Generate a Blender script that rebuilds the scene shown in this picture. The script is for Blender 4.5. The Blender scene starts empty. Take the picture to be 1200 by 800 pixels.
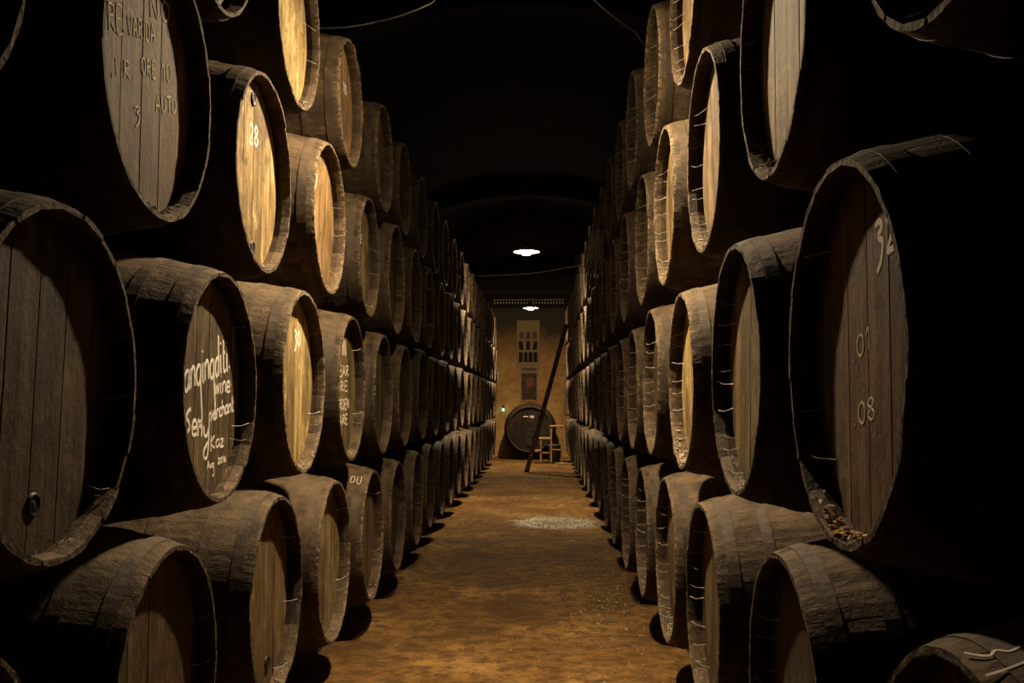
import bpy, bmesh, math, random
from mathutils import Vector, Matrix
R_ = math.radians
scene = bpy.context.scene
C = scene.collection
PI = math.pi
EYE = 1.33                      # camera height above the floor

# ------------------------------------------------------------------ camera
cam_d = bpy.data.cameras.new('camera')
cam_d.sensor_width = 36.0
FPX = 1171.4
cam_d.lens = FPX / 1200.0 * 36.0
cam_d.clip_end = 200
cam = bpy.data.objects.new('camera', cam_d)
C.objects.link(cam)
PITCH, YAW = 0.0616, 0.0285
cam.location = (0, 0, EYE)
cam.rotation_euler = (PI / 2 + PITCH, 0, YAW)
scene.camera = cam

# ------------------------------------------------------------------ world, exposure
w = bpy.data.worlds.new('cellar_dark')
scene.world = w
w.use_nodes = True
w.node_tree.nodes['Background'].inputs[0].default_value = (0.010, 0.010, 0.012, 1)
w.node_tree.nodes['Background'].inputs[1].default_value = 0.1
scene.view_settings.view_transform = 'Standard'
scene.view_settings.look = 'None'
scene.view_settings.gamma = 1
scene.view_settings.use_curve_mapping = False
scene.view_settings.exposure = 0.0
BULB = 2100.0                   # radiance of the lamp bulbs
BEAM = 640.0                    # watts thrown down by each enamel reflector
BULB_COL = (1.0, 0.765, 0.475)


def at(px, py, Y):
    """pixel of the 1200x800 photograph -> world point at depth Y"""
    u = (px - 600) / FPX
    v = -(py - 400) / FPX
    y = math.cos(PITCH) - v * math.sin(PITCH)
    z = math.sin(PITCH) + v * math.cos(PITCH)
    x = u * math.cos(YAW) - y * math.sin(YAW)
    yy = u * math.sin(YAW) + y * math.cos(YAW)
    return Vector((x / yy * Y, Y, EYE + z / yy * Y))


# ------------------------------------------------------------------ materials
def new_mat(name):
    m = bpy.data.materials.new(name)
    m.use_nodes = True
    nt = m.node_tree
    return m, nt, nt.nodes['Principled BSDF']


def nd(nt, kind, **kw):
    n = nt.nodes.new(kind)
    for k, v in kw.items():
        setattr(n, k, v)
    return n


def ramp(nt, fac, stops):
    r = nd(nt, 'ShaderNodeValToRGB')
    e = r.color_ramp.elements
    while len(e) < len(stops):
        e.new(0.5)
    for i, (p, c) in enumerate(stops):
        e[i].position = p
        e[i].color = (c[0], c[1], c[2], 1) if hasattr(c, '__len__') else (c, c, c, 1)
    nt.links.new(fac, r.inputs[0])
    return r.outputs[0]


def mix(nt, fac, a, b, mode='MIX'):
    m = nd(nt, 'ShaderNodeMix', data_type='RGBA', blend_type=mode)
    for sock, val in ((m.inputs[0], fac), (m.inputs[6], a), (m.inputs[7], b)):
        if hasattr(val, 'is_linked'):
            nt.links.new(val, sock)
        elif hasattr(val, '__len__'):
            sock.default_value = (val[0], val[1], val[2], 1)
        else:
            sock.default_value = val
    return m.outputs[2]


def noise(nt, vec, scale, detail=4, rough=0.6, dist=0.0):
    n = nd(nt, 'ShaderNodeTexNoise')
    n.inputs['Scale'].default_value = scale
    n.inputs['Detail'].default_value = detail
    n.inputs['Roughness'].default_value = rough
    n.inputs['Distortion'].default_value = dist
    if vec is not None:
        nt.links.new(vec, n.inputs['Vector'])
    return n.outputs[0]


def mapped(nt, vec, scale):
    m = nd(nt, 'ShaderNodeMapping')
    m.inputs['Scale'].default_value = scale
    nt.links.new(vec, m.inputs[0])
    return m.outputs[0]


def rand_coords(nt, island=False):
    """object coordinates, moved by a random amount for every object (and mesh island)"""
    tc = nd(nt, 'ShaderNodeTexCoord')
    oi = nd(nt, 'ShaderNodeObjectInfo')
    fac = oi.outputs['Random']
    if island:
        g = nd(nt, 'ShaderNodeNewGeometry')
        a = nd(nt, 'ShaderNodeMath', operation='ADD')
        nt.links.new(fac, a.inputs[0])
        nt.links.new(g.outputs['Random Per Island'], a.inputs[1])
        fac = a.outputs[0]
    vm = nd(nt, 'ShaderNodeVectorMath', operation='SCALE')
    vm.inputs[0].default_value = (17.3, 9.1, 23.7)
    nt.links.new(fac, vm.inputs['Scale'])
    ad = nd(nt, 'ShaderNodeVectorMath', operation='ADD')
    nt.links.new(tc.outputs['Object'], ad.inputs[0])
    nt.links.new(vm.outputs[0], ad.inputs[1])
    return ad.outputs[0], fac, oi


def bump(nt, bsdf, height, strength, dist=0.01):
    b = nd(nt, 'ShaderNodeBump')
    b.inputs['Strength'].default_value = strength
    b.inputs['Distance'].default_value = dist
    nt.links.new(height, b.inputs['Height'])
    nt.links.new(b.outputs[0], bsdf.inputs['Normal'])


def wood(name, dark, mid, light, grain, streak, rough=0.75, tint=True, dust=None, dust_amt=0.6,
         bumps=0.5, spots=None, vary=(0.72, 1.2), mould=None, worn_edge=None):
    m, nt, bs = new_mat(name)
    vec, rnd, oi = rand_coords(nt, True)
    g1 = noise(nt, mapped(nt, vec, grain), 1.0, 6, 0.65, 0.4)
    col = ramp(nt, g1, [(0.28, dark), (0.5, mid), (0.74, light)])
    s1 = noise(nt, mapped(nt, vec, streak), 1.0, 5, 0.62, 0.6)
    col = mix(nt, ramp(nt, s1, [(0.42, 0.0), (0.62, 0.75)]), col, dark)
    s2 = noise(nt, vec, 2.6, 5, 0.65)
    col = mix(nt, ramp(nt, s2, [(0.5, 0.0), (0.72, 0.55)]), col, light)
    v = nd(nt, 'ShaderNodeMapRange')
    v.inputs['To Min'].default_value = vary[0]
    v.inputs['To Max'].default_value = vary[1]
    wn = nd(nt, 'ShaderNodeTexWhiteNoise', noise_dimensions='1D')
    nt.links.new(rnd, wn.inputs['W'])
    nt.links.new(wn.outputs['Value'], v.inputs['Value'])
    col = mix(nt, 1.0, col, v.outputs[0], 'MULTIPLY')
    if spots:
        s3 = noise(nt, vec, 16.0, 6, 0.75)
        col = mix(nt, ramp(nt, s3, [(0.57, 0.0), (0.66, 0.85)]), col, spots)
    if mould:
        s4 = noise(nt, vec, 6.5, 8, 0.78, 0.3)
        col = mix(nt, ramp(nt, s4, [(0.54, 0.0), (0.66, 0.6)]), col, mould)
        s5 = noise(nt, mapped(nt, vec, (3, 5, 2.2)), 1.0, 7, 0.7, 0.8)
        col = mix(nt, ramp(nt, s5, [(0.46, 0.0), (0.61, 0.85)]), col, dark)
    if worn_edge:
        tco = nd(nt, 'ShaderNodeTexCoord')
        sxe = nd(nt, 'ShaderNodeSeparateXYZ')
        nt.links.new(tco.outputs['Object'], sxe.inputs[0])
        mr = nd(nt, 'ShaderNodeMapRange')
        mr.inputs['From Min'].default_value = -0.016
        mr.inputs['From Max'].default_value = 0.0
        nt.links.new(sxe.outputs['X'], mr.inputs['Value'])
        sp = ramp(nt, noise(nt, vec, 60.0, 5, 0.7), [(0.46, 0.0), (0.60, 0.8)])
        col = mix(nt, mix(nt, 1.0, mr.outputs[0], sp, 'MULTIPLY'), col, worn_edge)
    if tint:
        col = mix(nt, 1.0, col, oi.outputs['Color'], 'MULTIPLY')
    if dust:
        ge = nd(nt, 'ShaderNodeNewGeometry')
        sx = nd(nt, 'ShaderNodeSeparateXYZ')
        nt.links.new(ge.outputs['Normal'], sx.inputs[0])
        up = ramp(nt, sx.outputs['Z'], [(0.25, 0.0), (0.95, 1.0)])
        dn = noise(nt, vec, 7.0, 6, 0.7)
        dr = ramp(nt, dn, [(0.36, 0.0), (0.62, dust_amt)])
        fac = mix(nt, 1.0, up, dr, 'MULTIPLY')
        col = mix(nt, fac, col, dust)
    nt.links.new(col, bs.inputs['Base Color'])
    bs.inputs['Roughness'].default_value = rough
    bs.inputs['Specular IOR Level'].default_value = 0.25
    hh = mix(nt, 0.5, g1, noise(nt, vec, 45.0, 4, 0.7))
    bump(nt, bs, hh, bumps, 0.012)
    return m


def plain(name, col, rough=0.6, metal=0.0, var=0.25, scale=9.0, bumps=0.2, spec=0.3, emit=None):
    m, nt, bs = new_mat(name)
    vec, rnd, oi = rand_coords(nt)
    n = noise(nt, vec, scale, 5, 0.65)
    c = ramp(nt, n, [(0.3, [x * (1 - var) for x in col]), (0.7, [min(1, x * (1 + var)) for x in col])])
    nt.links.new(c, bs.inputs['Base Color'])
    bs.inputs['Roughness'].default_value = rough
    bs.inputs['Metallic'].default_value = metal
    bs.inputs['Specular IOR Level'].default_value = spec
    if bumps:
        bump(nt, bs, n, bumps, 0.006)
    if emit:
        bs.inputs['Emission Color'].default_value = (*emit[0], 1)
        bs.inputs['Emission Strength'].default_value = emit[1]
    return m


M = {}
M['stave'] = wood('aged_oak_staves', (0.022, 0.013, 0.007), (0.062, 0.039, 0.021), (0.115, 0.077, 0.044),
                  (5, 45, 45), (1.5, 9, 9), 0.82, dust=(0.175, 0.118, 0.066), dust_amt=0.7, bumps=0.8, vary=(.88, 1.08), spots=(0.13, 0.090, 0.052), mould=(0.10, 0.067, 0.036), worn_edge=(0.30, 0.235, 0.155))
M['head'] = wood('aged_oak_heads', (0.06, 0.040, 0.020), (0.235, 0.172, 0.092), (0.40, 0.32, 0.19),
                 (10, 34, 3.2), (4, 16, 1.6), 0.72, bumps=0.45, spots=(0.05, 0.034, 0.018), mould=(0.46, 0.385, 0.25), vary=(.82, 1.12))
M['hoop'] = wood('dusty_iron_hoops', (0.016, 0.010, 0.006), (0.050, 0.032, 0.018), (0.10, 0.066, 0.037),
                 (12, 12, 12), (4, 4, 4), 0.7, dust=(0.15, 0.107, 0.066), dust_amt=0.7, bumps=0.4)
M['chalk'] = plain('white_chalk', (0.80, 0.74, 0.66), 0.95, var=0.25, scale=90, bumps=0)
M['chalk_faint'] = plain('faded_chalk', (0.72, 0.63, 0.50), 0.95, var=0.4, scale=60, bumps=0)
M['web'] = plain('cobweb_silk', (0.42, 0.37, 0.30), 0.9, var=0.3, scale=30, bumps=0)
M['cork'] = plain('black_bung', (0.014, 0.010, 0.008), 0.5, var=0.5)
M['crumb'] = plain('pale_dry_crumbs', (0.34, 0.26, 0.17), 0.55, var=0.5, scale=40)
M['resin'] = plain('glossy_seepage', (0.60, 0.38, 0.17), 0.2, var=0.6, scale=22, bumps=0.6, spec=0.7)
M['rail'] = wood('blackened_timber', (0.012, 0.009, 0.007), (0.035, 0.025, 0.018), (0.07, 0.05, 0.035),
                 (30, 2, 30), (6, 1, 6), 0.85, tint=False)
M['ladder'] = wood('dark_red_ladder_wood', (0.022, 0.010, 0.005), (0.055, 0.024, 0.012), (0.09, 0.042, 0.02),
                   (30, 30, 3), (8, 8, 1), 0.6, tint=False)
M['stool'] = wood('orange_pine', (0.22, 0.11, 0.04), (0.46, 0.25, 0.10), (0.60, 0.36, 0.16),
                  (20, 20, 4), (5, 5, 1), 0.6, tint=False)
M['bucket'] = plain('grey_green_zinc', (0.16, 0.17, 0.13), 0.5, metal=0.3)
M['iron'] = plain('black_iron', (0.02, 0.018, 0.016), 0.5, metal=0.6)
M['enamel'] = plain('white_enamel', (0.80, 0.78, 0.72), 0.35, var=0.05, bumps=0)
M['cable'] = plain('black_dusty_cable', (0.05, 0.042, 0.035), 0.8)
M['bulb'] = plain('glowing_bulb', (0.9, 0.9, 0.9), 0.3, var=0.0, bumps=0, emit=(BULB_COL, BULB))
M['green_bulb'] = plain('green_bulb', (0.5, 0.9, 0.6), 0.3, var=0.0, bumps=0, emit=((0.45, 1.0, 0.55), 9.0))
M['pale_frame'] = plain('pale_painted_wood', (0.36, 0.25, 0.12), 0.7, scale=20)
M['dark_pane'] = plain('dark_dusty_glass', (0.022, 0.016, 0.008), 0.8, scale=12, var=0.5)
M['red_pane'] = plain('dull_red_panel', (0.14, 0.065, 0.045), 0.6, scale=12, var=0.5)
M['peg'] = plain('pale_peg_ends', (0.80, 0.70, 0.54), 0.8)


def floor_material():
    m, nt, bs = new_mat('trodden_earth')
    tc = nd(nt, 'ShaderNodeTexCoord')
    v = tc.outputs['Object']
    n1 = noise(nt, v, 1.3, 6, 0.65)
    n2 = noise(nt, v, 9.0, 7, 0.75)
    n3 = noise(nt, v, 42.0, 5, 0.75)
    col = ramp(nt, n1, [(0.34, (0.10, 0.050, 0.014)), (0.52, (0.24, 0.125, 0.034)), (0.68, (0.40, 0.225, 0.068))])
    col = mix(nt, ramp(nt, n2, [(0.42, 0.0), (0.60, 0.9)]), col, (0.075, 0.040, 0.015))
    col = mix(nt, ramp(nt, n3, [(0.60, 0.0), (0.72, 0.55)]), col, (0.40, 0.29, 0.16))
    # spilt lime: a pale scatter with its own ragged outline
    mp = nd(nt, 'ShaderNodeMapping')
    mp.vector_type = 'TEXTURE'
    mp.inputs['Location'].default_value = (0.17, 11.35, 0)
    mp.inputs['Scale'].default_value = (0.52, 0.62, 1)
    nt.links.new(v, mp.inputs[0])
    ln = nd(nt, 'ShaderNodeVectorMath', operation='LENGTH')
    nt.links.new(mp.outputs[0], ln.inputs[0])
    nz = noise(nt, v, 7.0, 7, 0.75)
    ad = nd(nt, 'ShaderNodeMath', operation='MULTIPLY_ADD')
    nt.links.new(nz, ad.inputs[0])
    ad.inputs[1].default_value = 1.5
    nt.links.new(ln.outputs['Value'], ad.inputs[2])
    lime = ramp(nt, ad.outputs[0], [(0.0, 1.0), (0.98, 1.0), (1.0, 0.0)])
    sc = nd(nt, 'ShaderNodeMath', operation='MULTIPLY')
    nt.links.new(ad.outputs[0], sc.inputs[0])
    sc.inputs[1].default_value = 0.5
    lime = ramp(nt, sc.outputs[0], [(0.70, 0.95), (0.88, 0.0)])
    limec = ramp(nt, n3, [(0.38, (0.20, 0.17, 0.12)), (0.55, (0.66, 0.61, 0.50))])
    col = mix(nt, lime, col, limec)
    nt.links.new(col, bs.inputs['Base Color'])
    bs.inputs['Roughness'].default_value = 0.9
    bs.inputs['Specular IOR Level'].default_value = 0.15
    bump(nt, bs, mix(nt, 0.4, n2, n3), 0.8, 0.03)
    return m


def plaster(name, lo, hi, stain, split=None, upper=None):
    m, nt, bs = new_mat(name)
    tc = nd(nt, 'ShaderNodeTexCoord')
    v = tc.outputs['Object']
    n1 = noise(nt, v, 1.6, 7, 0.7, 0.5)
    n2 = noise(nt, v, 6.0, 6, 0.7)
    col = ramp(nt, n1, [(0.32, lo), (0.68, hi)])
    col = mix(nt, ramp(nt, n2, [(0.45, 0.0), (0.68, 0.7)]), col, stain)
    if split:
        sx = nd(nt, 'ShaderNodeSeparateXYZ')
        nt.links.new(v, sx.inputs[0])
        ma = nd(nt, 'ShaderNodeMath', operation='MULTIPLY_ADD')
        nt.links.new(n1, ma.inputs[0])
        ma.inputs[1].default_value = 1.3
        nt.links.new(sx.outputs['Z'], ma.inputs[2])
        sm = nd(nt, 'ShaderNodeMapRange')
        nt.links.new(ma.outputs[0], sm.inputs['Value'])
        sm.inputs['From Min'].default_value = split[0]
        sm.inputs['From Max'].default_value = split[1]
        col = mix(nt, sm.outputs[0], col, upper)
    nt.links.new(col, bs.inputs['Base Color'])
    bs.inputs['Roughness'].default_value = 0.92
    bs.inputs['Specular IOR Level'].default_value = 0.15
    bump(nt, bs, mix(nt, 0.5, n1, n2), 0.6, 0.03)
    return m


M['floor'] = floor_material()
M['wall'] = plaster('sooty_wall', (0.020, 0.016, 0.012), (0.045, 0.034, 0.024), (0.012, 0.01, 0.008))
M['end_wall'] = plaster('ochre_end_wall', (0.42, 0.205, 0.068), (0.66, 0.40, 0.155), (0.26, 0.145, 0.055),
                        (3.1, 3.9), (0.075, 0.06, 0.04))
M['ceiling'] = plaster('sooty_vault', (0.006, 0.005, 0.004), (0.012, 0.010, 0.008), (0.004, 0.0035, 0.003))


def poster_material():
    m, nt, bs = new_mat('faded_poster_print')
    tc = nd(nt, 'ShaderNodeTexCoord')
    v = tc.outputs['Object']
    n = noise(nt, v, 9.0, 5, 0.7)
    base = ramp(nt, n, [(0.35, (0.05, 0.030, 0.02)), (0.65, (0.13, 0.08, 0.05))])
    sx = nd(nt, 'ShaderNodeSeparateXYZ')
    nt.links.new(v, sx.inputs[0])
    band = ramp(nt, sx.outputs['Z'], [(0.0, 0), (0.27, 0.0), (0.28, 0.8), (0.345, 0.8), (0.36, 0.0)])
    mp = nd(nt, 'ShaderNodeMapping')
    mp.vector_type = 'TEXTURE'
    mp.inputs['Location'].default_value = (0.02, 0, 0.06)
    mp.inputs['Scale'].default_value = (0.12, 1, 0.17)
    nt.links.new(v, mp.inputs[0])
    ln = nd(nt, 'ShaderNodeVectorMath', operation='LENGTH')
    nt.links.new(mp.outputs[0], ln.inputs[0])
    blob = ramp(nt, ln.outputs['Value'], [(0.6, 0.9), (1.0, 0.0)])
    col = mix(nt, blob, base, (0.26, 0.10, 0.07))
    col = mix(nt, band, col, (0.34, 0.27, 0.22))
    nt.links.new(col, bs.inputs['Base Color'])
    bs.inputs['Roughness'].default_value = 0.9
    bs.inputs['Specular IOR Level'].default_value = 0.1
    return m


M['poster'] = poster_material()


# ------------------------------------------------------------------ mesh helpers
def link(name, mesh, mat=None, parent=None, smooth=False):
    if mat is not None and not mesh.materials:
        mesh.materials.append(M[mat])
    o = bpy.data.objects.new(name, mesh)
    C.objects.link(o)
    if parent is not None:
        o.parent = parent
    return o


def mesh_of(name, verts, faces, mat=None, smooth=False):
    me = bpy.data.meshes.new(name)
    me.from_pydata([tuple(v) for v in verts], [], faces)
    me.update()
    if mat:
        me.materials.append(M[mat])
    if smooth:
        me.polygons.foreach_set('use_smooth', [True] * len(me.polygons))
    return me


class MB:
    def __init__(s):
        s.v, s.f = [], []

    def add(s, verts, faces):
        k = len(s.v)
        s.v += [tuple(p) for p in verts]
        s.f += [tuple(i + k for i in f) for f in faces]

    def box(s, lo, hi, c=0.0):
        """box with chamfered edges along its longest axis"""
        lo, hi = Vector(lo), Vector(hi)
        if c <= 0:
            x0, y0, z0 = lo
            x1, y1, z1 = hi
            s.add([(x0, y0, z0), (x1, y0, z0), (x1, y1, z0), (x0, y1, z0), (x0, y0, z1), (x1, y0, z1), (x1, y1, z1), (x0, y1, z1)],
                  [(0, 3, 2, 1), (4, 5, 6, 7), (0, 1, 5, 4), (1, 2, 6, 5), (2, 3, 7, 6), (3, 0, 4, 7)])
            return
        bm = bmesh.new()
        bmesh.ops.create_cube(bm, size=1.0)
        for v in bm.verts:
            v.co = Vector([lo[i] + (v.co[i] + 0.5) * (hi[i] - lo[i]) for i in range(3)])
        bmesh.ops.bevel(bm, geom=bm.edges[:], offset=c, segments=1, affect='EDGES')
        bm.verts.index_update()
        s.add([v.co.copy() for v in bm.verts], [[v.index for v in f.verts] for f in bm.faces])
        bm.free()

    def tube(s, pts, r, n=6, cap=True):
        pts = [Vector(p) for p in pts]
        rs = r if hasattr(r, '__len__') else [r] * len(pts)
        k = len(s.v)
        up = Vector((0.13, 0.31, 0.94)).normalized()
        for i, p in enumerate(pts):
            t = (pts[min(i + 1, len(pts) - 1)] - pts[max(i - 1, 0)]).normalized()
            a = t.cross(up)
            if a.length < 1e-3:
                a = t.cross(Vector((1, 0, 0)))
            a.normalize()
            b = t.cross(a)
            for j in range(n):
                q = 2 * PI * j / n
                s.v.append(tuple(p + (a * math.cos(q) + b * math.sin(q)) * rs[i]))
        for i in range(len(pts) - 1):
            for j in range(n):
                j2 = (j + 1) % n
                s.f.append((k + i * n + j, k + (i + 1) * n + j, k + (i + 1) * n + j2, k + i * n + j2))
        if cap:
            s.f.append(tuple(k + j for j in range(n)))
            s.f.append(tuple(k + (len(pts) - 1) * n + j for j in reversed(range(n))))

    def lathe(s, prof, n=24, origin=(0, 0, 0)):
        """profile of (radius, z) turned about the vertical axis"""
        k = len(s.v)
        ox, oy, oz = origin
        for r, z in prof:
            for j in range(n):
                q = 2 * PI * j / n
                s.v.append((ox + r * math.cos(q), oy + r * math.sin(q), oz + z))
        for i in range(len(prof) - 1):
            for j in range(n):
                j2 = (j + 1) % n
                s.f.append((k + i * n + j, k + i * n + j2, k + (i + 1) * n + j2, k + (i + 1) * n + j))

    def crumb(s, p, r, rng):
        vs = []
        for d in ((1, 0, 0), (-1, 0, 0), (0, 1, 0), (0, -1, 0), (0, 0, 1), (0, 0, -1)):
            q = Vector(d) * r * rng.uniform(0.55, 1.3)
            vs.append(Vector(p) + q + Vector((rng.uniform(-.3, .3) * r, rng.uniform(-.3, .3) * r, 0)))
        s.add(vs, [(0, 2, 4), (2, 1, 4), (1, 3, 4), (3, 0, 4), (2, 0, 5), (1, 2, 5), (3, 1, 5), (0, 3, 5)])

    def mesh(s, name, mat=None, smooth=False):
        return mesh_of(name, s.v, s.f, mat, smooth)

    def build(s, name, mat, parent=None, smooth=False):
        return link(name, s.mesh(name, mat, smooth), None, parent)


def tag(o, label=None, cat=None, group=None, kind=None):
    if label:
        o['label'] = label
    if cat:
        o['category'] = cat
    if group:
        o['group'] = group
    if kind:
        o['kind'] = kind
    return o


def empty(name, loc, rz=0.0):
    o = bpy.data.objects.new(name, None)
    o.empty_display_size = 0.1
    C.objects.link(o)
    o.location = loc
    o.rotation_euler = (0, 0, rz)
    return o


# ------------------------------------------------------------------ the cellar
X_L, X_R = -2.42, 2.02
Y_N, Y_F = -2.6, 25.15
SPRING, RISE = 3.55, 1.1
XC, XH = (X_L + X_R) / 2, (X_R - X_L) / 2

rng = random.Random(4)
# floor: gently uneven earth
mb = MB()
nx, ny = 28, 150
for j in range(ny + 1):
    for i in range(nx + 1):
        x = X_L + (X_R - X_L) * i / nx
        y = Y_N + (Y_F - Y_N) * j / ny
        z = 0.006 * math.sin(x * 3.1 + y * 1.3) + 0.005 * math.sin(y * 2.7 - x * 1.7) + rng.uniform(-.003, .003) - 0.012
        mb.v.append((x, y, z))
for j in range(ny):
    for i in range(nx):
        a = j * (nx + 1) + i
        mb.f.append((a, a + 1, a + nx + 2, a + nx + 1))
tag(mb.build('floor', 'floor', smooth=True), kind='structure')

# side walls, end walls
for nm, lo, hi, mt in (('wall_left', (X_L - .3, Y_N, -.1), (X_L, Y_F, SPRING), 'wall'),
                       ('wall_right', (X_R, Y_N, -.1), (X_R + .3, Y_F, SPRING), 'wall')):
    mb = MB()
    mb.box(lo, hi)
    tag(mb.build(nm, mt), kind='structure')
for nm, y0, y1, mt in (('wall_back', Y_F, Y_F + .3, 'end_wall'), ('wall_front', Y_N - .3, Y_N, 'wall')):
    mb = MB()
    prof = [(X_L, -.1), (X_R, -.1)]
    for k in range(25):
        a = PI * k / 24
        prof.append((XC + XH * math.cos(a), SPRING + RISE * math.sin(a)))
    n = len(prof)
    vs = [(x, y0, z) for x, z in prof] + [(x, y1, z) for x, z in prof]
    fs = [tuple(range(n)), tuple(reversed(range(n, 2 * n)))] + [(i, n + i, n + (i + 1) % n, (i + 1) % n) for i in range(n)]
    mb.add(vs, fs)
    tag(mb.build(nm, mt), kind='structure')
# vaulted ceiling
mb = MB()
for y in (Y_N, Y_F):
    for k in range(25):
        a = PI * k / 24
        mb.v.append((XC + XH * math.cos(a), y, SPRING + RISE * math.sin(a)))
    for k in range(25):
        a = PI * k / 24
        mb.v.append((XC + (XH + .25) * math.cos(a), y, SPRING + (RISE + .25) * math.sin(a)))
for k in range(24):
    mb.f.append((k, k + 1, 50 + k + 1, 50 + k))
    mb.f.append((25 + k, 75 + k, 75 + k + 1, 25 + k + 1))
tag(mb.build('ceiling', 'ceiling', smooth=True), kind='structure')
# transverse arches of the vault
for n, y in enumerate((0.6, 7.9, 15.2, 22.6)):
    mb = MB()
    for yy in (y - .16, y + .16):
        for rr in (0.0, -0.16):
            for k in range(25):
                a = PI * k / 24
                mb.v.append((XC + (XH + rr) * math.cos(a), yy, SPRING + (RISE + rr) * math.sin(a)))
    for k in range(24):
        mb.f.append((25 + k, 26 + k, 76 + k, 75 + k))
        mb.f.append((k, k + 1, 26 + k, 25 + k))
        mb.f.append((50 + k, 75 + k, 76 + k, 51 + k))
    tag(mb.build('trim_%d' % (n + 1), 'ceiling'), kind='structure')

# ------------------------------------------------------------------ lamps
def lamp(x, y, z, label):
    root = empty('hanging_lamp', (x, y, z))
    tag(root, label, 'lamp', 'enamel lamps hung along the aisle')
    a = math.sqrt(max(0.0, 1 - ((x - XC) / XH) ** 2))
    top = SPRING + RISE * a - z
    mb = MB()
    mb.lathe([(0.172, 0.0), (0.165, 0.012), (0.12, 0.034), (0.055, 0.056), (0.028, 0.072), (0.028, 0.060),
              (0.05, 0.046), (0.115, 0.025), (0.160, 0.004), (0.172, 0.0)], 40)
    mb.build('lamp_shade', 'enamel', root, True)
    mb = MB()
    mb.lathe([(0.0, 0.135), (0.018, 0.13), (0.030, 0.105), (0.030, 0.04), (0.022, -0.008), (0.0, -0.008)], 16)
    sock = mb.build('socket', 'iron', root, True)
    mb = MB()
    prof = [(0.058 * math.cos(t), -0.026 + 0.016 * math.sin(t)) for t in [-PI / 2 + PI * k / 8 for k in range(9)]]
    mb.lathe(prof, 18)
    mb.build('bulb', 'bulb', sock, True)
    ld = bpy.data.lights.new('reflector_beam', 'SPOT')
    ld.energy = BEAM
    ld.color = BULB_COL
    ld.spot_size = R_(154)
    ld.spot_blend = 1.0
    ld.shadow_soft_size = 0.04
    lo = bpy.data.objects.new('reflector_beam', ld)
    C.objects.link(lo)
    lo.parent = root
    lo.location = (0, 0, -0.04)
    mb = MB()
    mb.tube([(0, 0, .13), (0.004, 0, .13 + (top - .13) * .5), (0, 0, top)], 0.006)
    mb.build('cord', 'cable', root)
    return root


LX = -0.18
lamp(-.0434 * 4.25, 4.25, EYE + 0.4229 * 4.25 + .06, 'white enamel dish lamp hanging in the foreground stretch of the aisle')
lamp(-.0139 * 13.2, 13.2, EYE + 0.1504 * 13.2 + .02, 'white enamel dish lamp hanging just past the pale lime spill')
lamp(-.0097 * 21.6, 21.6, EYE + 0.0943 * 21.6 + .02, 'white enamel dish lamp hanging before the end wall beyond the ladder')

# ------------------------------------------------------------------ casks
RH, RB, LEN, REC = 0.37, 0.452, 1.26, 0.056
NST = 24
THK = 0.030


def prof_r(x, rb):
    """outer radius at local x (0 = aisle end, -LEN = wall end)"""
    t = (x + LEN / 2) / (LEN / 2)
    return RH + (rb - RH) * (1 - t * t)


def stave_geo(rb, ang, rng_, seg=8, cols=3, gap=-0.0005):
    """verts, faces of one stave centred on angle ang"""
    w = PI / NST
    e0, e1 = rng_.uniform(-.0022, .0018), rng_.uniform(-.005, .005)
    dr = rng_.uniform(-.0005, .0004)
    vs, fs = [], []
    xs = [0.0, -0.030] + [-LEN * k / seg for k in range(1, seg)] + [-LEN]
    for n, x in enumerate(xs):
        xx = x + (e0 if n == 0 else (-e1 if n == len(xs) - 1 else 0))
        ro = prof_r(x, rb) + dr
        g = gap / ro
        th = THK
        if n == 0 or n == len(xs) - 1:
            ro -= 0.004
            th = 0.011
        ring = []
        for c in range(cols + 1):
            a = ang - w + g + (2 * w - 2 * g) * c / cols
            ed = 0.0012 if c in (0, cols) else 0.0
            ring.append((xx + (rng_.uniform(-.0014, .0014) if n == 0 else 0), (ro - ed) * math.cos(a), (ro - ed) * math.sin(a)))
        for c in (cols, 0):
            a = ang - w + g + (2 * w - 2 * g) * c / cols
            ring.append((xx, (ro - th) * math.cos(a), (ro - th) * math.sin(a)))
        vs += ring
    m = cols + 3
    for n in range(len(xs) - 1):
        for c in range(m):
            c2 = (c + 1) % m
            fs.append((n * m + c, n * m + c2, (n + 1) * m + c2, (n + 1) * m + c))
    fs.append(tuple(reversed(range(m))))
    fs.append(tuple((len(xs) - 1) * m + c for c in range(m)))
    return vs, fs


def board_geo(u0, u1, x, th, rad, rng_, gap=0.0008):
    """verts, faces of one head board between u0 and u1, cut to the circle"""
    u0 += gap
    u1 -= gap
    n = 5
    x += rng_.uniform(-.0012, .0012)
    top, bot = [], []
    for k in range(n + 1):
        u = u0 + (u1 - u0) * k / n
        u = max(-rad * .9999, min(rad * .9999, u))
        h = math.sqrt(max(0, rad * rad - u * u))
        top.append((u, h))
        bot.append((u, -h))
    loop = bot + list(reversed(top))
    cx, cy = (u0 + u1) / 2, 0
    m = len(loop)
    vs = [(x - th, u, v) for u, v in loop] + [(x - .003, u, v) for u, v in loop]
    ins = []
    for u, v in loop:
        s = 0.0018
        ins.append((x, u + (s if u < cx else -s), v - (s if v > 0 else -s)))
    vs += ins
    fs = []
    for a in range(m):
        b = (a + 1) % m
        fs.append((a, b, m + b, m + a))
        fs.append((m + a, m + b, 2 * m + b, 2 * m + a))
    fs.append(tuple(2 * m + a for a in range(m)))
    fs.append(tuple(reversed(range(m))))
    return vs, fs


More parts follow.
